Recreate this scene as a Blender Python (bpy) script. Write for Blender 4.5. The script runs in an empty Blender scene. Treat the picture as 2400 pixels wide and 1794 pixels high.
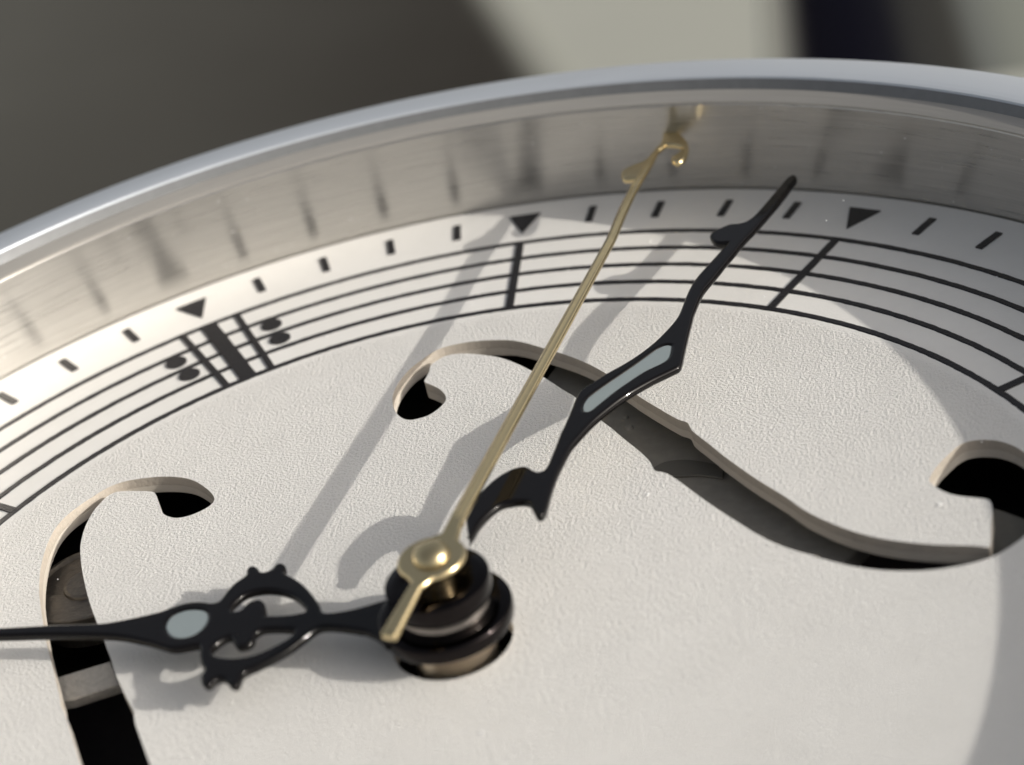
import bpy, bmesh, math, random
from mathutils import Vector, Matrix
random.seed(7)
SC = bpy.context.scene
COL = SC.collection
R = math.radians

# ---------------------------------------------------------------- camera, sky, sun, exposure
CAM = Vector((0.66533, -2.33007, 1.83997)); AIM = Vector((0.02847, 0.72422, 0.0)); ROLL = -0.23317
f = (AIM - CAM).normalized(); r = f.cross(Vector((0, 0, 1))).normalized(); u = r.cross(f)
c, s = math.cos(ROLL), math.sin(ROLL)
cx = c*r + s*u; cy = -s*r + c*u; cz = -f
cd = bpy.data.cameras.new('camera'); cam = bpy.data.objects.new('camera', cd); COL.objects.link(cam)
cam.matrix_world = Matrix(((cx.x, cy.x, cz.x, CAM.x), (cx.y, cy.y, cz.y, CAM.y), (cx.z, cy.z, cz.z, CAM.z), (0, 0, 0, 1)))
cd.sensor_fit = 'HORIZONTAL'; cd.sensor_width = 36.0; cd.lens = 4688.74/2400*36
cd.clip_start = 0.05; cd.clip_end = 2000
cd.dof.use_dof = True
cd.dof.focus_distance = 3.48
cd.dof.aperture_fstop = 1.3
SC.camera = cam

SUN_EL = math.atan(1/2.42); SUN_DIR = Vector((0.6434, -0.14, 0)).normalized()   # towards the sun
w = bpy.data.worlds.new('World'); SC.world = w; w.use_nodes = True
nt = w.node_tree; nt.nodes.clear()
sky = nt.nodes.new('ShaderNodeTexSky'); sky.sky_type = 'NISHITA'; sky.sun_disc = False
sky.sun_elevation = SUN_EL
sky.sun_rotation = math.atan2(SUN_DIR.x, SUN_DIR.y)
sky.air_density = 1.0; sky.dust_density = 6.0; sky.ozone_density = 0.3
bg = nt.nodes.new('ShaderNodeBackground'); bg.inputs['Strength'].default_value = 0.12
wo = nt.nodes.new('ShaderNodeOutputWorld')
hz = nt.nodes.new('ShaderNodeHueSaturation'); hz.inputs['Saturation'].default_value = 0.38     # thin milky overcast
nt.links.new(sky.outputs[0], hz.inputs['Color']); nt.links.new(hz.outputs[0], bg.inputs['Color']); nt.links.new(bg.outputs[0], wo.inputs['Surface'])
sd = bpy.data.lights.new('sun', 'SUN'); sun = bpy.data.objects.new('sun', sd); COL.objects.link(sun)
sd.energy = 3.15; sd.angle = R(0.5); sd.color = (1.0, 0.95, 0.865)
to_sun = (SUN_DIR*math.cos(SUN_EL) + Vector((0, 0, math.sin(SUN_EL)))).normalized()
sun.rotation_euler = to_sun.to_track_quat('Z', 'Y').to_euler()
sun.location = to_sun*20
SC.view_settings.view_transform = 'Standard'; SC.view_settings.look = 'None'
SC.view_settings.exposure = 0.17; SC.view_settings.gamma = 1.0
SC.cycles.use_denoising = True
SC.cycles.max_bounces = 10; SC.cycles.glossy_bounces = 6; SC.cycles.diffuse_bounces = 5
SC.cycles.caustics_reflective = True; SC.cycles.blur_glossy = 0.3
SC.cycles.sample_clamp_indirect = 40.0

# ---------------------------------------------------------------- outlines (units: 1 = inner stave circle radius)
TRACE = {
 'fhole_a': [[-0.1953,0.7223],[-0.1956,0.7462],[-0.1918,0.7721],[-0.1825,0.8025],[-0.1708,0.8272],[-0.1555,0.8484],[-0.1399,0.8685],[-0.1219,0.8818],[-0.1,0.8883],[-0.0703,0.8916],[-0.04,0.8894],[0.0057,0.8796],[0.0368,0.8639],[0.0759,0.8346],[0.1142,0.8048],[0.1569,0.7661],[0.1991,0.717],[0.2602,0.6287],[0.2942,0.5834],[0.3354,0.5326],[0.3508,0.5201],[0.3549,0.5067],[0.3592,0.4926],[0.3855,0.4503],[0.4175,0.3978],[0.4639,0.33],[0.5087,0.2714],[0.5375,0.2293],[0.566,0.1982],[0.6082,0.1601],[0.5678,0.1952],[0.6031,0.1647],[0.645,0.137],[0.6868,0.1183],[0.7284,0.1045],[0.7836,0.0914],[0.8031,0.084],[0.8057,0.0902],[0.8128,0.1396],[0.8182,0.1732],[0.8189,0.1919],[0.8148,0.2036],[0.7968,0.2114],[0.7689,0.2234],[0.7486,0.2404],[0.7345,0.2641],[0.733,0.2723],[0.7381,0.2871],[0.7526,0.3135],[0.7734,0.3417],[0.787,0.3567],[0.8015,0.3646],[0.8257,0.3649],[0.8503,0.3555],[0.8705,0.3374],[0.8834,0.317],[0.8984,0.2733],[0.9024,0.2096],[0.8851,0.1469],[0.8555,0.1012],[0.8234,0.0727],[0.801,0.0592],[0.7651,0.0493],[0.7229,0.0453],[0.6811,0.0488],[0.6396,0.059],[0.598,0.077],[0.5702,0.0939],[0.542,0.1123],[0.5544,0.107],[0.5188,0.1288],[0.4756,0.1663],[0.4315,0.2202],[0.4011,0.2598],[0.3701,0.303],[0.3381,0.3502],[0.3202,0.3732],[0.3105,0.3808],[0.2991,0.3865],[0.294,0.3983],[0.2886,0.4164],[0.2714,0.4487],[0.2433,0.4925],[0.2175,0.5347],[0.2001,0.5604],[0.1495,0.6467],[0.1245,0.6782],[0.0917,0.7224],[0.0581,0.7611],[0.028,0.7927],[-0.0036,0.8191],[-0.0347,0.8356],[-0.0657,0.8482],[-0.0931,0.8533],[-0.1107,0.85],[-0.1243,0.838],[-0.1351,0.8227],[-0.1356,0.8022],[-0.1389,0.7812],[-0.1405,0.7668],[-0.1259,0.7526],[-0.1075,0.7336],[-0.0956,0.7124],[-0.0915,0.6958],[-0.0953,0.6785],[-0.1049,0.6627],[-0.1189,0.6479],[-0.1367,0.6418],[-0.1523,0.6407],[-0.168,0.6508],[-0.1788,0.6665],[-0.187,0.6839],[-0.1923,0.7033]],
 'fhole_b': [[-0.4813,0.4638],[-0.4958,0.4886],[-0.5198,0.5157],[-0.5422,0.5344],[-0.5728,0.5482],[-0.6114,0.5561],[-0.6483,0.5564],[-0.6751,0.5527],[-0.6995,0.5401],[-0.7209,0.5173],[-0.7413,0.4916],[-0.7597,0.46],[-0.7682,0.427],[-0.7691,0.3874],[-0.7654,0.345],[-0.758,0.3027],[-0.7428,0.2469],[-0.7277,0.2054],[-0.6928,0.1173],[-0.6824,0.0938],[-0.6729,0.0731],[-0.6612,0.0475],[-0.6474,0.0173],[-0.6331,-0.0147],[-0.6212,-0.0402],[-0.6149,-0.0579],[-0.6044,-0.075],[-0.5899,-0.1033],[-0.5709,-0.1424],[-0.5529,-0.1784],[-0.5407,-0.2027],[-0.5194,-0.244],[-0.4921,-0.2889],[-0.4588,-0.3257],[-0.4255,-0.3429],[-0.391,-0.3377],[-0.3933,-0.2992],[-0.4057,-0.2606],[-0.4289,-0.2175],[-0.4467,-0.1824],[-0.4635,-0.1488],[-0.48,-0.1145],[-0.487,-0.0918],[-0.4946,-0.0787],[-0.507,-0.0581],[-0.527,-0.0238],[-0.5458,0.0111],[-0.5616,0.0461],[-0.5751,0.0719],[-0.5901,0.1032],[-0.6123,0.1448],[-0.6321,0.1841],[-0.6489,0.2203],[-0.6693,0.2683],[-0.688,0.3173],[-0.7016,0.3609],[-0.7071,0.3899],[-0.7098,0.4187],[-0.7096,0.4503],[-0.7063,0.4745],[-0.6991,0.4981],[-0.6929,0.5123],[-0.6817,0.522],[-0.6672,0.5227],[-0.6384,0.5175],[-0.6091,0.5099],[-0.5999,0.5021],[-0.5877,0.4761],[-0.576,0.449],[-0.568,0.4345],[-0.5557,0.424],[-0.538,0.4166],[-0.5158,0.42],[-0.4925,0.4341],[-0.4817,0.4493]],
 'minute': [[0.0225,0.1768],[0.0312,0.2124],[0.0433,0.2416],[0.062,0.2699],[0.0795,0.2858],[0.0941,0.2926],[0.1067,0.2932],[0.1147,0.2876],[0.1244,0.2765],[0.1322,0.2727],[0.1394,0.2766],[0.1437,0.2877],[0.1474,0.3066],[0.1538,0.343],[0.1602,0.3823],[0.1625,0.3905],[0.1704,0.4305],[0.1786,0.4785],[0.1835,0.4967],[0.1908,0.5083],[0.2047,0.521],[0.2262,0.543],[0.2584,0.5703],[0.2842,0.5969],[0.3102,0.6316],[0.3297,0.666],[0.3441,0.6968],[0.3507,0.7194],[0.366,0.7949],[0.3797,0.8366],[0.4035,0.885],[0.4293,0.937],[0.4365,0.9515],[0.4222,0.9536],[0.4136,0.9597],[0.4064,0.9756],[0.4038,0.9917],[0.4093,1.004],[0.4239,1.0151],[0.4414,1.0246],[0.456,1.0233],[0.4706,1.0261],[0.4854,1.0436],[0.4975,1.0653],[0.516,1.1047],[0.5348,1.1447],[0.5508,1.1796],[0.5617,1.1929],[0.5677,1.1943],[0.5719,1.1869],[0.5722,1.1743],[0.5648,1.155],[0.5519,1.1228],[0.533,1.08],[0.5114,1.0357],[0.4873,0.9869],[0.4769,0.9686],[0.4622,0.9395],[0.4505,0.913],[0.4289,0.8662],[0.4119,0.8277],[0.3925,0.7841],[0.376,0.7127],[0.3728,0.6867],[0.3665,0.6356],[0.3604,0.5806],[0.3569,0.5488],[0.3531,0.5361],[0.3453,0.5293],[0.3131,0.5076],[0.285,0.4851],[0.2623,0.4639],[0.2376,0.4341],[0.2134,0.3999],[0.19,0.3554],[0.1799,0.3329],[0.1707,0.2973],[0.1638,0.2683],[0.1585,0.2352],[0.1546,0.2025],[0.1518,0.1721],[0.1492,0.1573],[0.1448,0.1511],[0.1401,0.15],[0.1355,0.1549],[0.1294,0.1703],[0.1233,0.1859],[0.1173,0.1922],[0.1071,0.1963],[0.0923,0.1961],[0.0778,0.1928],[0.0665,0.1816],[0.0558,0.1642],[0.0468,0.1437],[0.0406,0.1208],[0.0349,0.106]],
 'minute_inlay': [[0.3348,0.6074],[0.3332,0.5848],[0.3289,0.5669],[0.3185,0.5569],[0.2926,0.5395],[0.267,0.5136],[0.2419,0.4855],[0.2173,0.4529],[0.2038,0.4359],[0.198,0.436],[0.1966,0.4493],[0.2015,0.4684],[0.2106,0.4819],[0.2343,0.5091],[0.2596,0.5363],[0.2852,0.565],[0.311,0.5954],[0.3268,0.6081]],
 'hour': [[-0.0976,0.0453],[-0.1393,0.0321],[-0.1636,0.0281],[-0.1881,0.0277],[-0.197,0.0333],[-0.2041,0.0496],[-0.2148,0.0687],[-0.2286,0.0904],[-0.2419,0.1083],[-0.2575,0.1249],[-0.2719,0.1373],[-0.2791,0.145],[-0.2777,0.1544],[-0.2831,0.1665],[-0.2904,0.1708],[-0.2975,0.1677],[-0.3019,0.1567],[-0.3111,0.1513],[-0.32,0.1543],[-0.3265,0.1642],[-0.3344,0.1713],[-0.3419,0.17],[-0.3451,0.1614],[-0.3436,0.1501],[-0.3479,0.1428],[-0.3583,0.1307],[-0.3663,0.1143],[-0.3708,0.0993],[-0.3748,0.0883],[-0.3817,0.0852],[-0.3895,0.086],[-0.3969,0.0891],[-0.4104,0.0924],[-0.4272,0.0929],[-0.4453,0.0882],[-0.4685,0.0779],[-0.499,0.0714],[-0.5299,0.0665],[-0.5615,0.0641],[-0.6319,0.0728],[-0.7398,0.082],[-0.8542,0.0942],[-0.9713,0.1079],[-0.9762,0.1011],[-0.9664,0.0951],[-0.8482,0.0771],[-0.7322,0.0584],[-0.6505,0.0483],[-0.5526,0.0315],[-0.5182,0.0222],[-0.4897,0.0101],[-0.4683,0.0002],[-0.4422,-0.0141],[-0.4294,-0.0204],[-0.419,-0.0224],[-0.4067,-0.0216],[-0.3947,-0.0199],[-0.3845,-0.0187],[-0.3804,-0.0285],[-0.3767,-0.0473],[-0.3714,-0.0625],[-0.3635,-0.0762],[-0.3626,-0.0852],[-0.3645,-0.0919],[-0.3613,-0.1047],[-0.3549,-0.1144],[-0.348,-0.118],[-0.3426,-0.1153],[-0.3386,-0.1064],[-0.3332,-0.1033],[-0.3241,-0.1065],[-0.3175,-0.1148],[-0.3125,-0.1216],[-0.3044,-0.1257],[-0.2993,-0.1218],[-0.2976,-0.1126],[-0.2974,-0.1021],[-0.2928,-0.094],[-0.2766,-0.0851],[-0.2554,-0.0707],[-0.2345,-0.0534],[-0.2196,-0.0359],[-0.2067,-0.0198],[-0.1985,-0.0111],[-0.1893,-0.008],[-0.1693,-0.0118],[-0.1437,-0.0204],[-0.1304,-0.0259],[-0.1206,-0.0295],[-0.0989,-0.047],[-0.081,-0.0715]],
 'hour_hole_a': [[-0.349,0.0627],[-0.3476,0.074],[-0.3422,0.0847],[-0.3342,0.095],[-0.3203,0.1014],[-0.3014,0.102],[-0.2814,0.0966],[-0.2631,0.0866],[-0.2483,0.0744],[-0.2355,0.0588],[-0.2268,0.0449],[-0.226,0.0372],[-0.2287,0.0349],[-0.2506,0.0329],[-0.2757,0.0348],[-0.2886,0.037],[-0.2893,0.0469],[-0.2937,0.0629],[-0.2998,0.0745],[-0.3072,0.0802],[-0.3147,0.08],[-0.3239,0.0758],[-0.3297,0.0671],[-0.3342,0.0583],[-0.3426,0.0562]],
 'hour_hole_b': [[-0.2349,-0.0055],[-0.2363,-0.0178],[-0.2451,-0.0291],[-0.2611,-0.0411],[-0.2773,-0.0511],[-0.2943,-0.0574],[-0.3183,-0.0587],[-0.3401,-0.0538],[-0.3527,-0.0465],[-0.3586,-0.0365],[-0.3581,-0.0275],[-0.3517,-0.0175],[-0.3435,-0.0096],[-0.3366,-0.0074],[-0.3312,-0.0153],[-0.3254,-0.0254],[-0.3175,-0.0336],[-0.3089,-0.0338],[-0.3,-0.0294],[-0.2956,-0.021],[-0.296,-0.0118],[-0.295,-0.0055],[-0.2911,-0.0006],[-0.2843,0.0026],[-0.2629,0.0004]],
 'hour_inlay': [[-0.4463,0.0341],[-0.4475,0.0494],[-0.4416,0.0618],[-0.428,0.0692],[-0.4115,0.0693],[-0.3947,0.0626],[-0.3868,0.0489],[-0.3865,0.0318],[-0.3941,0.0152],[-0.4073,0.0075],[-0.4225,0.0081],[-0.4358,0.0164]],
 'seconds': [[0.2146,0.9368],[0.2344,1.0566],[0.2538,1.1387],[0.2679,1.1704],[0.2587,1.1733],[0.2434,1.1756],[0.2368,1.1861],[0.2337,1.2076],[0.24,1.2245],[0.258,1.2393],[0.2747,1.2477],[0.2851,1.2618],[0.2939,1.2836],[0.3012,1.3024],[0.3086,1.3178],[0.3127,1.3454],[0.3137,1.3743],[0.3212,1.3939],[0.3322,1.3994],[0.3419,1.3867],[0.347,1.3665],[0.3567,1.3411],[0.3663,1.3161],[0.3712,1.2894],[0.37,1.258],[0.3656,1.235],[0.3551,1.2177],[0.343,1.2148],[0.3344,1.228],[0.3333,1.2457],[0.3423,1.2602],[0.3514,1.2713],[0.3543,1.2809],[0.348,1.2901],[0.3339,1.3021],[0.3245,1.3053],[0.3169,1.2935],[0.3109,1.2849],[0.3053,1.2586],[0.2998,1.2325],[0.2914,1.2008],[0.2831,1.1695],[0.2671,1.1015],[0.2508,1.0134],[0.2366,0.9303],[0.0439,0.1096],[0.0354,0.0659]],
 'seconds_l': [[0.0054,0.0676],[0.0155,0.1152]],
 'tail': [[-0.0272,-0.0492],[-0.0566,-0.1592],[-0.054,-0.1656],[-0.031,-0.1735],[-0.0274,-0.1673],[-0.0056,-0.0639]],
 'seconds_all': [[0.0054,0.0676],[0.0155,0.1152]],
 'silver': [[-0.6674,0.0787],[-0.5929,0.1032],[-0.5617,0.0416],[-0.6343,0.0153]],
 'ring': [[0.8258,0.262],[0.842,0.2491],[0.8675,0.2258],[0.8825,0.2002],[0.8728,0.16],[0.8342,0.1379],[0.8089,0.1425]],
 'shaft': [[0.0271,0.0871],[0.0297,0.1124],[0.2256,0.9335],[0.2614,1.1363],[0.2981,1.268]]}

# ---------------------------------------------------------------- materials
def new_mat(name):
    m = bpy.data.materials.new(name); m.use_nodes = True
    return m, m.node_tree, m.node_tree.nodes['Principled BSDF']
def simple(name, col, rough, metal=0.0, spec=0.5, coat=0.0, noise=0.0, nscale=60, bump=0.0, bscale=200, bdist=.002):
    m, t, p = new_mat(name)
    p.inputs['Base Color'].default_value = (*col, 1); p.inputs['Roughness'].default_value = rough
    p.inputs['Metallic'].default_value = metal; p.inputs['Specular IOR Level'].default_value = spec
    p.inputs['Coat Weight'].default_value = coat
    tc = t.nodes.new('ShaderNodeTexCoord')
    n = t.nodes.new('ShaderNodeTexNoise'); n.inputs['Scale'].default_value = nscale; n.inputs['Detail'].default_value = 4
    t.links.new(tc.outputs['Object'], n.inputs['Vector'])
    if noise:
        mx = t.nodes.new('ShaderNodeMix'); mx.data_type = 'RGBA'
        mx.inputs[6].default_value = (*[max(0, v*(1-noise)) for v in col], 1)
        mx.inputs[7].default_value = (*[min(1, v*(1+noise)) for v in col], 1)
        t.links.new(n.outputs['Fac'], mx.inputs[0]); t.links.new(mx.outputs[2], p.inputs['Base Color'])
    if bump:
        n2 = t.nodes.new('ShaderNodeTexNoise'); n2.inputs['Scale'].default_value = bscale; n2.inputs['Detail'].default_value = 3
        t.links.new(tc.outputs['Object'], n2.inputs['Vector'])
        b = t.nodes.new('ShaderNodeBump'); b.inputs['Strength'].default_value = bump; b.inputs['Distance'].default_value = bdist
        t.links.new(n2.outputs['Fac'], b.inputs['Height']); t.links.new(b.outputs[0], p.inputs['Normal'])
    return m

def brushed(name, col, rough, aniso, streak=0.25, bump=0.15, fleck=0.0, metal=1.0):
    """Steel turned on a lathe: fine lines run round the ring."""
    m, t, p = new_mat(name); N = t.nodes.new; K = t.links.new
    p.inputs['Metallic'].default_value = metal
    p.inputs['Anisotropic'].default_value = aniso; p.inputs['Anisotropic Rotation'].default_value = 0.25
    tg = N('ShaderNodeTangent'); tg.direction_type = 'RADIAL'; tg.axis = 'Z'; K(tg.outputs[0], p.inputs['Tangent'])
    tc = N('ShaderNodeTexCoord'); sp = N('ShaderNodeSeparateXYZ'); K(tc.outputs['Object'], sp.inputs[0])
    at = N('ShaderNodeMath'); at.operation = 'ARCTAN2'; K(sp.outputs[1], at.inputs[0]); K(sp.outputs[0], at.inputs[1])
    xy = N('ShaderNodeVectorMath'); xy.operation = 'MULTIPLY'; xy.inputs[1].default_value = (1, 1, 0); K(tc.outputs['Object'], xy.inputs[0])
    ln = N('ShaderNodeVectorMath'); ln.operation = 'LENGTH'; K(xy.outputs[0], ln.inputs[0])
    cb = N('ShaderNodeCombineXYZ')
    a1 = N('ShaderNodeMath'); a1.operation = 'MULTIPLY'; a1.inputs[1].default_value = 9; K(at.outputs[0], a1.inputs[0])
    a2 = N('ShaderNodeMath'); a2.operation = 'MULTIPLY'; a2.inputs[1].default_value = 190; K(sp.outputs[2], a2.inputs[0])
    a3 = N('ShaderNodeMath'); a3.operation = 'MULTIPLY'; a3.inputs[1].default_value = 330; K(ln.outputs['Value'], a3.inputs[0])
    K(a1.outputs[0], cb.inputs[0]); K(a2.outputs[0], cb.inputs[1]); K(a3.outputs[0], cb.inputs[2])
    n = N('ShaderNodeTexNoise'); n.inputs['Scale'].default_value = 1.0; n.inputs['Detail'].default_value = 3; K(cb.outputs[0], n.inputs['Vector'])
    mx = N('ShaderNodeMix'); mx.data_type = 'RGBA'
    mx.inputs[6].default_value = (*[v*(1-streak) for v in col], 1); mx.inputs[7].default_value = (*[min(1, v*(1+streak)) for v in col], 1)
    K(n.outputs['Fac'], mx.inputs[0]); K(mx.outputs[2], p.inputs['Base Color'])
    mr = N('ShaderNodeMapRange'); mr.inputs[3].default_value = rough*.7; mr.inputs[4].default_value = rough*1.35
    K(n.outputs['Fac'], mr.inputs[0]); K(mr.outputs[0], p.inputs['Roughness'])
    b = N('ShaderNodeBump'); b.inputs['Strength'].default_value = bump; b.inputs['Distance'].default_value = 0.0015
    h = n.outputs['Fac']
    if fleck:
        n3 = N('ShaderNodeTexNoise'); n3.inputs['Scale'].default_value = 85; n3.inputs['Detail'].default_value = 4; K(tc.outputs['Object'], n3.inputs['Vector'])
        ad = N('ShaderNodeMath'); ad.operation = 'MULTIPLY_ADD'; ad.inputs[1].default_value = fleck
        K(n3.outputs['Fac'], ad.inputs[0]); K(n.outputs['Fac'], ad.inputs[2]); h = ad.outputs[0]
    K(h, b.inputs['Height']); K(b.outputs[0], p.inputs['Normal'])
    return m

def dial_paint():
    """Cream enamel: grainy in the middle, smooth on the printed outer ring."""
    m, t, p = new_mat('dial_enamel'); N = t.nodes.new; K = t.links.new
    tc = N('ShaderNodeTexCoord')
    xy = N('ShaderNodeVectorMath'); xy.operation = 'MULTIPLY'; xy.inputs[1].default_value = (1, 1, 0); K(tc.outputs['Object'], xy.inputs[0])
    ln = N('ShaderNodeVectorMath'); ln.operation = 'LENGTH'; K(xy.outputs[0], ln.inputs[0])
    mask = N('ShaderNodeMapRange'); mask.interpolation_type = 'SMOOTHSTEP'
    mask.inputs[1].default_value = 0.965; mask.inputs[2].default_value = 0.995; mask.inputs[3].default_value = 1.0; mask.inputs[4].default_value = 0.16
    K(ln.outputs['Value'], mask.inputs[0])
    n = N('ShaderNodeTexNoise'); n.inputs['Scale'].default_value = 185; n.inputs['Detail'].default_value = 4; n.inputs['Roughness'].default_value = .65
    K(tc.outputs['Object'], n.inputs['Vector'])
    b = N('ShaderNodeBump'); b.inputs['Distance'].default_value = 0.0058
    st = N('ShaderNodeMath'); st.operation = 'MULTIPLY'; st.inputs[1].default_value = 0.90; K(mask.outputs[0], st.inputs[0]); K(st.outputs[0], b.inputs['Strength'])
    K(n.outputs['Fac'], b.inputs['Height']); K(b.outputs[0], p.inputs['Normal'])
    n2 = N('ShaderNodeTexNoise'); n2.inputs['Scale'].default_value = 9; n2.inputs['Detail'].default_value = 9; n2.inputs['Roughness'].default_value = .72; K(tc.outputs['Object'], n2.inputs['Vector'])
    mx = N('ShaderNodeMix'); mx.data_type = 'RGBA'; mx.inputs[6].default_value = (0.69, 0.678, 0.65, 1); mx.inputs[7].default_value = (0.815, 0.803, 0.775, 1)
    K(n2.outputs['Fac'], mx.inputs[0]); K(mx.outputs[2], p.inputs['Base Color'])
    p.inputs['Roughness'].default_value = 0.5; p.inputs['Specular IOR Level'].default_value = 0.35
    return m

M_DIAL = dial_paint()
M_DIALCUT = simple('dial_cut_edge', (.47, .42, .36), .5, noise=.14, nscale=110, bump=.35, bscale=160, bdist=.003)
M_UNDER = simple('underplate_cut', (.60, .55, .48), .5, noise=.08, nscale=70)
M_INK = simple('black_print', (.012, .011, .013), .45, noise=.3, nscale=120, bump=.5, bscale=260, bdist=.003)
M_STEEL = brushed('brushed_steel', (.54, .525, .50), .29, .93, .24, .17, .45)
M_BEZEL = brushed('satin_steel', (.53, .565, .61), .48, .3, .05, .05, metal=.5)
M_LEDGE = brushed('ledge_steel', (.38, .365, .34), .40, .4, .18, .10, metal=.45)
M_DARK_REFLECT = simple('painted_dark_reflection', (.17, .175, .18), .42, .3, noise=.15, nscale=50)  # dark reflection on the rim's chamfer, put into the colour as grey
M_TUBE = simple('tube_steel', (.82, .76, .67), .32, 1.0, noise=.1)
M_BLACK = simple('black_lacquer', (.0032, .0024, .0024), .10, 0, .30, noise=.3, bump=.06, bscale=60)
M_COLLAR = simple('black_nickel', (.022, .019, .019), .07, 1.0, noise=.25, nscale=90, bump=.04, bscale=150)
M_NECK = simple('dark_steel', (.27, .245, .225), .15, 1.0, noise=.2, nscale=60)
M_GOLD = simple('pale_gold', (.70, .57, .33), .24, 1.0, noise=.06, bump=.05, bscale=120)
M_LUME = simple('lume_paint', (.235, .275, .285), .35, 0, .5, noise=.05, nscale=30)
M_PLATE = simple('dark_movement', (.27, .262, .24), .6, 0, .4, noise=.25, nscale=40, bump=.2, bscale=120)
M_PIT = simple('black_movement', (.022, .018, .019), .6, 0, .3, noise=.3)
M_BROWN = simple('brown_oxidised_metal', (.17, .15, .125), .45, .6, noise=.35, nscale=70, bump=.5, bscale=90, bdist=.004)
M_SILVER = simple('worn_silver', (.62, .58, .52), .5, .5, noise=.25, nscale=110, bump=.6, bscale=140, bdist=.003)
M_DUST = simple('white_dust', (.8, .8, .8), .6)
M_GROUND = simple('pale_ground', (.335, .338, .298), .8, noise=.06, nscale=.4)
M_OLIVE = simple('dark_olive_board', (.040, .0375, .031), .7, noise=.15, nscale=.25)
def blur_edged_board():
    m, t, p = new_mat('blur_edged_board'); N = t.nodes.new; K = t.links.new
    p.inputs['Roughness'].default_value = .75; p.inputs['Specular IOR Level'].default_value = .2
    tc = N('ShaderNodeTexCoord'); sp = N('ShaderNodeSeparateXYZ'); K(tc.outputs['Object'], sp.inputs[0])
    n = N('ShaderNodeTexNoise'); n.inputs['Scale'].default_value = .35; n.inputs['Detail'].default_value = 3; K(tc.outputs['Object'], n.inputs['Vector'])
    mr = N('ShaderNodeMapRange'); mr.inputs[1].default_value = -9.5; mr.inputs[2].default_value = -2.8; K(sp.outputs[0], mr.inputs[0])  # board tone gets darker towards its right end
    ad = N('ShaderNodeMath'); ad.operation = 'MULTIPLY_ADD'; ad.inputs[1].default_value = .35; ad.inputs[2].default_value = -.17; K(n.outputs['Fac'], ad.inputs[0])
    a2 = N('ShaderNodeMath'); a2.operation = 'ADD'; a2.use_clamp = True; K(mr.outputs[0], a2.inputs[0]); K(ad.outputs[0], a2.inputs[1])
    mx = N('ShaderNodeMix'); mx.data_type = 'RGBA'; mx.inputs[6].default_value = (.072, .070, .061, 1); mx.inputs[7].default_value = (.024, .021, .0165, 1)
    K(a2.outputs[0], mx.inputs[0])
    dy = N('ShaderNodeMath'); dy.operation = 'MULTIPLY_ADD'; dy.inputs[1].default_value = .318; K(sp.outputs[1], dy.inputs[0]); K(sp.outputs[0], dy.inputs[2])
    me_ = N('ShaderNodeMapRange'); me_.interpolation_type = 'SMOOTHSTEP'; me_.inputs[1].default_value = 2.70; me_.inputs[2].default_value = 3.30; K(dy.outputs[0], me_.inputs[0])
    m2 = N('ShaderNodeMix'); m2.data_type = 'RGBA'; m2.inputs[7].default_value = (.31, .313, .275, 1); K(mx.outputs[2], m2.inputs[6]); K(me_.outputs[0], m2.inputs[0])  # edge blends to ground colour: lens blur painted in
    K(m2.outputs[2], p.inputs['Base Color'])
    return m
M_OLIVE = blur_edged_board()
def blur_edged_cloth():
    m, t, p = new_mat('blur_edged_cloth'); N = t.nodes.new; K = t.links.new
    p.inputs['Roughness'].default_value = 1.0; p.inputs['Specular IOR Level'].default_value = .05
    tc = N('ShaderNodeTexCoord'); sp = N('ShaderNodeSeparateXYZ'); K(tc.outputs['Object'], sp.inputs[0])
    mr = N('ShaderNodeMapRange'); mr.inputs[1].default_value = 0.0; mr.inputs[2].default_value = 4.0; K(sp.outputs[0], mr.inputs[0])
    cr = N('ShaderNodeValToRGB'); e = cr.color_ramp.elements
    e[0].position = .015; e[0].color = (.32, .323, .285, 1); e[1].position = .75; e[1].color = (.235, .245, .215, 1)  # graded stops at the cloth's sides paint lens blur into the colour
    for pos, col in ((.055, (.16, .16, .145)), (.10, (.014, .013, .015)), (.12, (.0014, .0013, .004)), (.23, (.002, .002, .006)), (.31, (.006, .006, .010)), (.37, (.030, .030, .029)), (.46, (.042, .041, .037)), (.52, (.13, .137, .128)), (.60, (.19, .20, .175))):
        q = e.new(pos); q.color = (*col, 1)
    K(mr.outputs[0], cr.inputs[0]); K(cr.outputs[0], p.inputs['Base Color'])
    return m
M_CLOTH = blur_edged_cloth()

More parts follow.
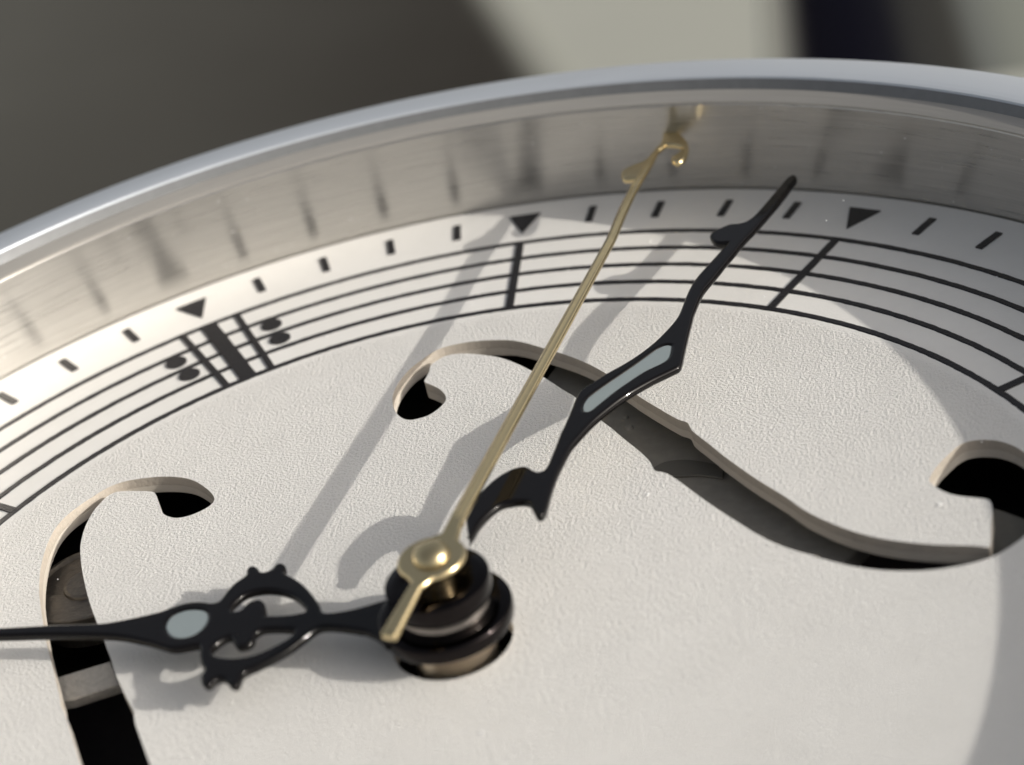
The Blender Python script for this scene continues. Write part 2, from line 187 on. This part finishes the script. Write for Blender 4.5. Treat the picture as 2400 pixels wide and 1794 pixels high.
# ---------------------------------------------------------------- builders
def tag(o, label=None, cat=None, group=None, kind=None):
    if label: o['label'] = label
    if cat: o['category'] = cat
    if group: o['group'] = group
    if kind: o['kind'] = kind
    return o
def empty(name, loc=(0, 0, 0)):
    o = bpy.data.objects.new(name, None); COL.objects.link(o); o.location = loc; o.empty_display_size = .1
    return o
def link(name, me, mat, parent=None):
    o = bpy.data.objects.new(name, me); COL.objects.link(o)
    if mat and not me.materials: me.materials.append(mat)
    if parent: o.parent = parent
    return o
def finish(me, angle=35):
    for p in me.polygons: p.use_smooth = True
    me.set_sharp_from_angle(angle=R(angle))
    for p in me.polygons: p.use_smooth = abs(p.normal.z) < .9995
def smooth(pts, n=4):
    """Rounded closed outline through the points; a sharp turn stays a corner."""
    out = []; N = len(pts); P = [Vector(p) for p in pts]
    def sharp(i):
        a = P[i]-P[i-1]; b = P[(i+1) % N]-P[i]
        return a.length > 1e-6 and b.length > 1e-6 and a.angle(b) > R(62)
    for i in range(N):
        p1, p2 = P[i], P[(i+1) % N]
        p0 = P[i-1] if not sharp(i) else p1*2-p2
        p3 = P[(i+2) % N] if not sharp((i+1) % N) else p2*2-p1
        d = (p2-p1).length
        m1 = (p2-p0); m2 = (p3-p1)
        m1 = m1.normalized()*d if m1.length > 1e-9 else p2-p1
        m2 = m2.normalized()*d if m2.length > 1e-9 else p2-p1
        for k in range(n):
            q = k/n
            out.append(p1*(2*q**3-3*q*q+1) + m1*(q**3-2*q*q+q) + p2*(-2*q**3+3*q*q) + m2*(q**3-q*q))
    return out
def circle(rad, n=256, cxy=(0, 0)):
    return [(cxy[0]+rad*math.cos(2*math.pi*k/n), cxy[1]+rad*math.sin(2*math.pi*k/n)) for k in range(n)]
def grow(pts, d):
    n = len(pts); P = [Vector((p[0], p[1])) for p in pts]
    area = sum(P[i].x*P[(i+1) % n].y-P[(i+1) % n].x*P[i].y for i in range(n))
    out = []
    for i in range(n):
        t = (P[(i+1) % n]-P[i-1]).normalized(); nn = Vector((t.y, -t.x))*(1 if area > 0 else -1)
        out.append(P[i]+nn*d)
    return out
def plate(name, outlines, z_top, thick, bevel, mat, parent=None, res=3, off=None, angle=35, side=None):
    cu = bpy.data.curves.new('tmp', 'CURVE'); cu.dimensions = '2D'; cu.fill_mode = 'BOTH'
    cu.extrude = max(1e-5, thick/2 - bevel); cu.bevel_depth = bevel; cu.bevel_resolution = res
    cu.offset = -bevel if off is None else off
    for pts in outlines:
        sp = cu.splines.new('POLY'); sp.points.add(len(pts)-1)
        for q, p in zip(sp.points, pts): q.co = (p[0], p[1], 0, 1)
        sp.use_cyclic_u = True
    t = bpy.data.objects.new('tmp', cu); COL.objects.link(t)
    dg = bpy.context.evaluated_depsgraph_get(); dg.update()
    me = bpy.data.meshes.new_from_object(t.evaluated_get(dg))
    bpy.data.objects.remove(t); bpy.data.curves.remove(cu)
    me.name = name; me.materials.clear()
    for v in me.vertices: v.co.z += z_top - thick/2
    bm = bmesh.new(); bm.from_mesh(me); bmesh.ops.remove_doubles(bm, verts=bm.verts, dist=1e-5)
    bmesh.ops.recalc_face_normals(bm, faces=bm.faces); bm.to_mesh(me); bm.free()
    finish(me, angle)
    o = link(name, me, mat, parent)
    if side:
        me.materials.append(side)
        for p in me.polygons:
            if abs(p.normal.z) < .35: p.material_index = 1
    return o
def lathe(name, prof, mat, parent=None, n=192, closed=False, cxy=(0, 0), angle=30):
    bm = bmesh.new(); rings = []
    for (rr, z) in prof:
        if rr < 1e-6: rings.append([bm.verts.new((cxy[0], cxy[1], z))])
        else: rings.append([bm.verts.new((cxy[0]+rr*math.cos(2*math.pi*k/n), cxy[1]+rr*math.sin(2*math.pi*k/n), z)) for k in range(n)])
    pairs = list(zip(rings, rings[1:])) + ([(rings[-1], rings[0])] if closed else [])
    for a, b in pairs:
        for k in range(n):
            q = (k+1) % n
            if len(a) == 1 and len(b) == 1: continue
            if len(a) == 1: bm.faces.new((a[0], b[k], b[q]))
            elif len(b) == 1: bm.faces.new((a[k], a[q], b[0]))
            else: bm.faces.new((a[k], a[q], b[q], b[k]))
    bmesh.ops.recalc_face_normals(bm, faces=bm.faces)
    me = bpy.data.meshes.new(name); bm.to_mesh(me); bm.free(); finish(me, angle)
    return link(name, me, mat, parent)
def prism(name, pts, z0, z1, mat, parent=None, bevel=0.0):
    bm = bmesh.new()
    lo = [bm.verts.new((p[0], p[1], z0)) for p in pts]; hi = [bm.verts.new((p[0], p[1], z1)) for p in pts]
    bm.faces.new(lo[::-1]); bm.faces.new(hi)
    for k in range(len(pts)):
        q = (k+1) % len(pts); bm.faces.new((lo[k], lo[q], hi[q], hi[k]))
    bmesh.ops.recalc_face_normals(bm, faces=bm.faces)
    if bevel: bmesh.ops.bevel(bm, geom=bm.edges[:], offset=bevel, segments=2, affect='EDGES', profile=.5)
    me = bpy.data.meshes.new(name); bm.to_mesh(me); bm.free()
    if bevel: finish(me, 40)
    return link(name, me, mat, parent)
def polar(rad, deg):          # deg clockwise from the upright marker
    a = R(90-deg); return Vector((rad*math.cos(a), rad*math.sin(a)))
INK_H = 0.0022
def ring_print(name, rad, wid, parent, z=0.0):
    n = 900; h = INK_H; hw = wid/2
    o = lathe(name, [(rad-hw, z), (rad-hw*.75, z+h), (rad+hw*.75, z+h), (rad+hw, z)], M_INK, parent, n=n, angle=80)
    js = [random.uniform(-1, 1) for _ in range(2*n)]
    for i, v in enumerate(o.data.vertices):          # ragged printed edge
        rr = math.hypot(v.co.x, v.co.y); a = int((math.atan2(v.co.y, v.co.x)+math.pi)/(2*math.pi)*n) % n
        j = js[a] if rr < rad else js[n+a]
        k = 1 + j*.00062/rr; v.co.x *= k; v.co.y *= k
    return o
def bar_mesh(name, p0, p1, wid, h=INK_H, jag=0.0):
    d = (p1-p0).normalized(); nrm = Vector((-d.y, d.x))*wid/2
    n = 8; L = []; Rr = []
    for k in range(n+1):
        q = p0.lerp(p1, k/n); j = random.uniform(-jag, jag); j2 = random.uniform(-jag, jag)
        L.append(q+nrm*(1+j)); Rr.append(q-nrm*(1+j2))
    return L+Rr[::-1]

# ---------------------------------------------------------------- setting behind the watch
g = bpy.data.meshes.new('ground')
g.from_pydata([(-300, -300, -6), (300, -300, -6), (300, 300, -6), (-300, 300, -6)], [], [(0, 1, 2, 3)])
tag(link('ground', g, M_GROUND), kind='structure')
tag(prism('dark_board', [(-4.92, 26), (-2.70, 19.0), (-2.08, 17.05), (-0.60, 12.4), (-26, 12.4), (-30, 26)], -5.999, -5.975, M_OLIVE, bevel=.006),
    'large dark olive board with blur painted into its edge, out of focus behind the rim at upper left', 'board')
tag(prism('dark_cloth', [(.03, 15.0), (4.2, 15.0), (5.2, 24), (.03, 24)], -5.999, -5.988, M_CLOTH, bevel=.003),
    'dark cloth navy to grey with blur painted into its edges, lying out of focus at upper right', 'cloth')

# ---------------------------------------------------------------- the watch
watch = tag(empty('wrist_watch', (0, 0, -.55)), 'open steel wrist watch with cream dial, music stave ring and f shaped cut outs', 'watch')
def under(o): o.matrix_parent_inverse = watch.matrix_world.inverted()
bpy.context.view_layer.update()
def part(o, parent=None, label=None):
    p = parent or watch
    o.parent = p
    if p is watch: o.location = (0, 0, .55)
    if label: o['label'] = label
    return o

# case and bezel: lathe profiles
part(lathe('case_body', [(1.50, .215), (1.565, .21), (1.60, .10), (1.62, -.05), (1.60, -.30), (1.50, -.48), (1.30, -.549), (0, -.549)], M_BEZEL, n=160))
part(lathe('bezel_ring', [(1.4232, .2545), (1.4258, .2592), (1.4350, .2602), (1.4500, .2600), (1.4700, .2580), (1.4900, .2546), (1.5100, .2500), (1.5300, .2445), (1.5500, .2385), (1.5640, .2335), (1.5680, .2300), (1.5690, .2200)], M_BEZEL, n=320, angle=22),
     label='pale bluish satin steel rim')
part(lathe('ledge_ring', [(1.3790, .2236), (1.3764, .2246), (1.3760, .2280), (1.3785, .2294), (1.4120, .2386)], M_LEDGE, n=320, angle=40), label='narrow beige steel ledge above the brushed wall')
part(lathe('chamfer_ring', [(1.4105, .2370), (1.4125, .2405), (1.4225, .2558), (1.4245, .2550)], M_DARK_REFLECT, n=320, angle=60), label='thin chamfer inside the rim, its dark reflection painted in grey')
part(lathe('inner_wall_ring', [(1.4475, -.060), (1.4463, 0), (1.3775, .2205), (1.3785, .2225), (1.3790, .2240)], M_STEEL, n=320, angle=20),
     label='brushed grey steel wall between the dial and the rim')

# dial
FA = smooth(TRACE['fhole_a'], 3); FB = smooth(TRACE['fhole_b'], 3)
HOLE = circle(.0925, 96)
dial = part(plate('dial', [circle(1.4420, 320), FA, FB, HOLE], 0.0, .0185, 0, M_DIAL, res=0, angle=50, side=M_DIALCUT),
            label='grainy cream dial plate with two f shaped cut outs')
under_ring = plate('dial_underplate', [circle(1.4415, 320), FA, FB, HOLE], -.0189, -.0004+.0154, 0, M_UNDER, dial, res=0, angle=50)
for k, rad in enumerate((1.0, 1.0663, 1.1330, 1.1988, 1.2671)):
    ring_print('stave_line', rad, .0132 if k else .0136, dial)
def add_ink(name, pts, label=None):
    o = prism(name, pts, -.0004, INK_H+.0006, M_INK, dial)
    if label: o['label'] = label
    return o
for deg in (-90, -60, 0, 30, 60, 90):
    add_ink('bar_line', bar_mesh('bar', polar(1.0015, deg), polar(1.2655, deg), .0150, jag=.06))
d0 = polar(1, -30); tng = Vector((d0.y, -d0.x))       # the repeat sign's bars run parallel
for off_, wd, nm in ((-.0505, .0125, 'repeat_bar'), (0, .0335, 'thick_repeat_bar'), (.0545, .0125, 'repeat_bar')):
    add_ink(nm, bar_mesh('bar', polar(1.0015, -30+math.degrees(off_/1.13)), polar(1.2655, -30+math.degrees(off_/1.13)), wd, jag=.05))
for rad, deg in ((1.1700, -34.87), (1.1030, -34.77), (1.1700, -24.87), (1.1030, -24.82)):
    c0 = polar(rad, deg); add_ink('repeat_dot', circle(.0212, 24, c0))
for k in range(-17, 18):
    if k % 5 == 0:
        a, b, e = polar(1.389, 6*k-1.37), polar(1.389, 6*k+1.37), polar(1.3085, 6*k)
        cen = (a+b+e)/3
        add_ink('hour_marker', [a, b, e])
    else:
        add_ink('minute_mark', bar_mesh('tick', polar(1.3265, 6*k), polar(1.3915, 6*k), .0145, jag=.05))

# what shows through the cut outs
mv = part(lathe('movement', [(0, -.20), (1.43, -.20), (1.43, -.036)], M_PIT, n=96), label='black movement seen through the cut outs')
plate('main_plate', [smooth([(.12, .98), (.35, .95), (.58, .62), (.66, .42), (.62, .22), (.45, .10), (.16, .35), (.08, .62), (.06, .80)], 4)], -.075, .03, .002, M_PLATE, mv)
plate('curved_bridge', [smooth([(.27, .49), (.30, .515), (.345, .512), (.40, .478), (.40, .446), (.36, .462), (.315, .470)], 4)], -.070, .005, .002, simple('grey_bridge', (.13, .127, .115), .6), mv)
plate('silver_bridge', [TRACE['silver'] if False else [(-.69, .071), (-.5929, .1032), (-.5617, .0416), (-.6343, .0153), (-.665, .014)]], -.05, .02, .003, M_SILVER, mv)
plate('brown_bridge', [[(-.80, .31), (-.66, .288), (-.60, .255), (-.66, .2279), (-.70, .2206), (-.745, .2234), (-.80, .235)]], -.05, .02, .003, M_BROWN, mv)
lathe('gear_wheel', [(0, -.058), (.086, -.058), (.090, -.052), (.096, -.052), (.098, -.056), (.098, -.12)], M_BROWN, mv, n=64, cxy=(-.70, .335))
lathe('screw_head', [(0, -.044), (.036, -.044), (.041, -.046), (.043, -.050), (.043, -.058)], M_BROWN, mv, n=48, cxy=(-.693, .320))
for x, y, rr in ((.233, .6414, .009), (.2261, .6758, .006)):
    lathe('rivet', [(0, -.069), (rr*.7, -.070), (rr, -.075)], M_PLATE, mv, n=20, cxy=(x, y))
plate('side_plate', [TRACE['ring']], -.06, .012, .002, simple('olive_grey_plate', (.15, .14, .115), .5, .3, noise=.2), mv)

# centre tube in the dial hole
part(lathe('centre_tube', [(.0635, -.19), (.0635, -.018), (.0650, -.016), (.0650, .034), (.050, .036), (.03, .036)], M_TUBE, n=96), label='pale steel tube rising out of the dial hole')

# hands
TH = .015
hour = part(plate('hour_hand', [smooth(TRACE['hour'], 4), smooth(TRACE['hour_hole_a'], 4), smooth(TRACE['hour_hole_b'], 4), grow(smooth(TRACE['hour_inlay'], 4), .002)], .058, TH, .0058, M_BLACK),
            label='black lacquered hour hand with pierced scroll and small oval lume')
plate('lume_inlay', [grow(smooth(TRACE['hour_inlay'], 4), .0035)], .0560, .008, .0025, M_LUME, hour)
lathe('collar', [(.052, .0365), (.0985, .0365), (.1018, .0380), (.1030, .0410), (.1030, .0575), (.1020, .0605), (.0995, .0622), (.0830, .0630), (.0815, .0626), (.0805, .0605), (.03, .0605)], M_COLLAR, hour, n=128, angle=40)
lathe('collar_neck', [(.0735, .0600), (.0735, .0815), (.0715, .0840), (.03, .0845)], M_NECK, hour, n=128, angle=40)
minute = part(plate('minute_hand', [smooth(TRACE['minute'], 4), grow(smooth(TRACE['minute_inlay'], 4), .0030)], .104, TH, .0058, M_BLACK),
              label='black lacquered minute hand shaped like an f hole with long lume')
plate('lume_inlay', [grow(smooth(TRACE['minute_inlay'], 4), .0045)], .1020, .008, .0025, M_LUME, minute)
lathe('collar', [(.03, .0855), (.0765, .0855), (.0793, .0867), (.0800, .0890), (.0800, .1125), (.0792, .1160), (.0765, .1180), (.0560, .1192), (.0530, .1186), (.0520, .115), (.0300, .114), (.02, .114)], M_COLLAR, minute, n=128, angle=40)
tail = TRACE['tail']; hubc = (-.0010, .0075); hr = .0545
def hub_outline():
    """Shaft, round hub and tail of the seconds hand as one outline."""
    up = TRACE['seconds']; left = TRACE['seconds_l']
    pts = smooth(left[::-1][:0] + up, 3)[:-3]
    pts = [Vector(p) for p in pts]
    pr = Vector(up[-1]); pl = Vector(left[0]); c = Vector(hubc)
    def ang(p): v = Vector(p)-c; return math.atan2(v.y, v.x)
    a0 = ang(pr); t0 = ang(tail[5]); t1 = ang(tail[0]); a1 = ang(pl)
    def arc(a, b, n=16):              # clockwise from a to b
        while b > a: b -= 2*math.pi
        return [c+Vector((math.cos(a+(b-a)*k/n), math.sin(a+(b-a)*k/n)))*hr for k in range(n+1)]
    out = pts + arc(a0-.22, t0+.25)
    out += [Vector(tail[5]), Vector(tail[4]), Vector(tail[3]), Vector(tail[2]), Vector(tail[1]), Vector(tail[0])]
    out += arc(t1-.25, a1+.22) + [Vector(left[0]), Vector(left[1])]
    return out
sec = part(plate('seconds_hand', [hub_outline()], .154, .014, .0060, M_GOLD, res=3, off=-.0060-.0022), label='thin pale gold seconds hand with note shaped tip and short tail')
def shaft_mesh():
    P = [Vector(p) for p in TRACE['shaft']]; Wd = (.0225, .0215, .0165, .0138, .0112)
    d = (P[-1]-P[0]).normalized(); nn = Vector((-d.y, d.x)); bm = bmesh.new(); rings = []
    for k0, (p, wd) in enumerate(zip(P, Wd)):
        dz = -.0050 if k0 == 0 else 0
        rings.append([bm.verts.new((p.x+nn.x*wd*q, p.y+nn.y*wd*q, z+dz*(z > .1515))) for q, z in ((.5, .1440), (.5, .1512), (.40, .1530), (.05, .1578), (-.05, .1578), (-.40, .1530), (-.5, .1512), (-.5, .1440))])
    for a, b in zip(rings, rings[1:]):
        for k in range(8): bm.faces.new((a[k], a[(k+1) % 8], b[(k+1) % 8], b[k]))
    bm.faces.new(rings[0]); bm.faces.new(rings[-1][::-1])
    bmesh.ops.recalc_face_normals(bm, faces=bm.faces)
    me = bpy.data.meshes.new('shaft'); bm.to_mesh(me); bm.free()
    return me
link('shaft', shaft_mesh(), M_GOLD, sec)
lathe('centre_pin', [(.030, .150), (.0275, .1600), (.0235, .1655), (.017, .1695), (.009, .1715), (0, .172)], M_GOLD, sec, n=64, cxy=hubc, angle=80)
lathe('pipe', [(.026, .100), (.026, .1420), (.02, .1425)], M_GOLD, sec, n=48)

# dust on the dial, the wall and the hands
bm = bmesh.new()
def speck(x, y, z, sz):
    m = Matrix.Translation((x, y, z)) @ Matrix.Rotation(random.uniform(0, 6.28), 4, 'Z') @ Matrix.Diagonal((sz*random.uniform(.6, 1.5), sz*random.uniform(.5, 1), sz*.5, 1))
    bmesh.ops.create_icosphere(bm, subdivisions=1, radius=1, matrix=m)
for k in range(70):
    a = random.uniform(0, 2*math.pi); rr = 1.43*math.sqrt(random.random())
    speck(rr*math.cos(a), rr*math.sin(a), .0015, random.choice((.0016, .0022, .0034)))
for k in range(40):
    a = R(random.uniform(25, 150)); h = random.uniform(.01, .215); rr = 1.4463-(1.4463-1.3775)*h/.2205-.001
    speck(rr*math.cos(a), rr*math.sin(a), h, random.choice((.0014, .0020)))
for x, y in ((.62, .98), (.655, 1.05), (.53, .80), (.50, .73), (.42, .60), (-.35, .055), (-.20, .03)):
    speck(x, y, .105, .0016)
me = bpy.data.meshes.new('dust'); bm.to_mesh(me); bm.free()
dust = tag(link('dust', me, M_DUST), 'white dust specks scattered over the cream dial and steel wall', 'dust', kind='stuff')
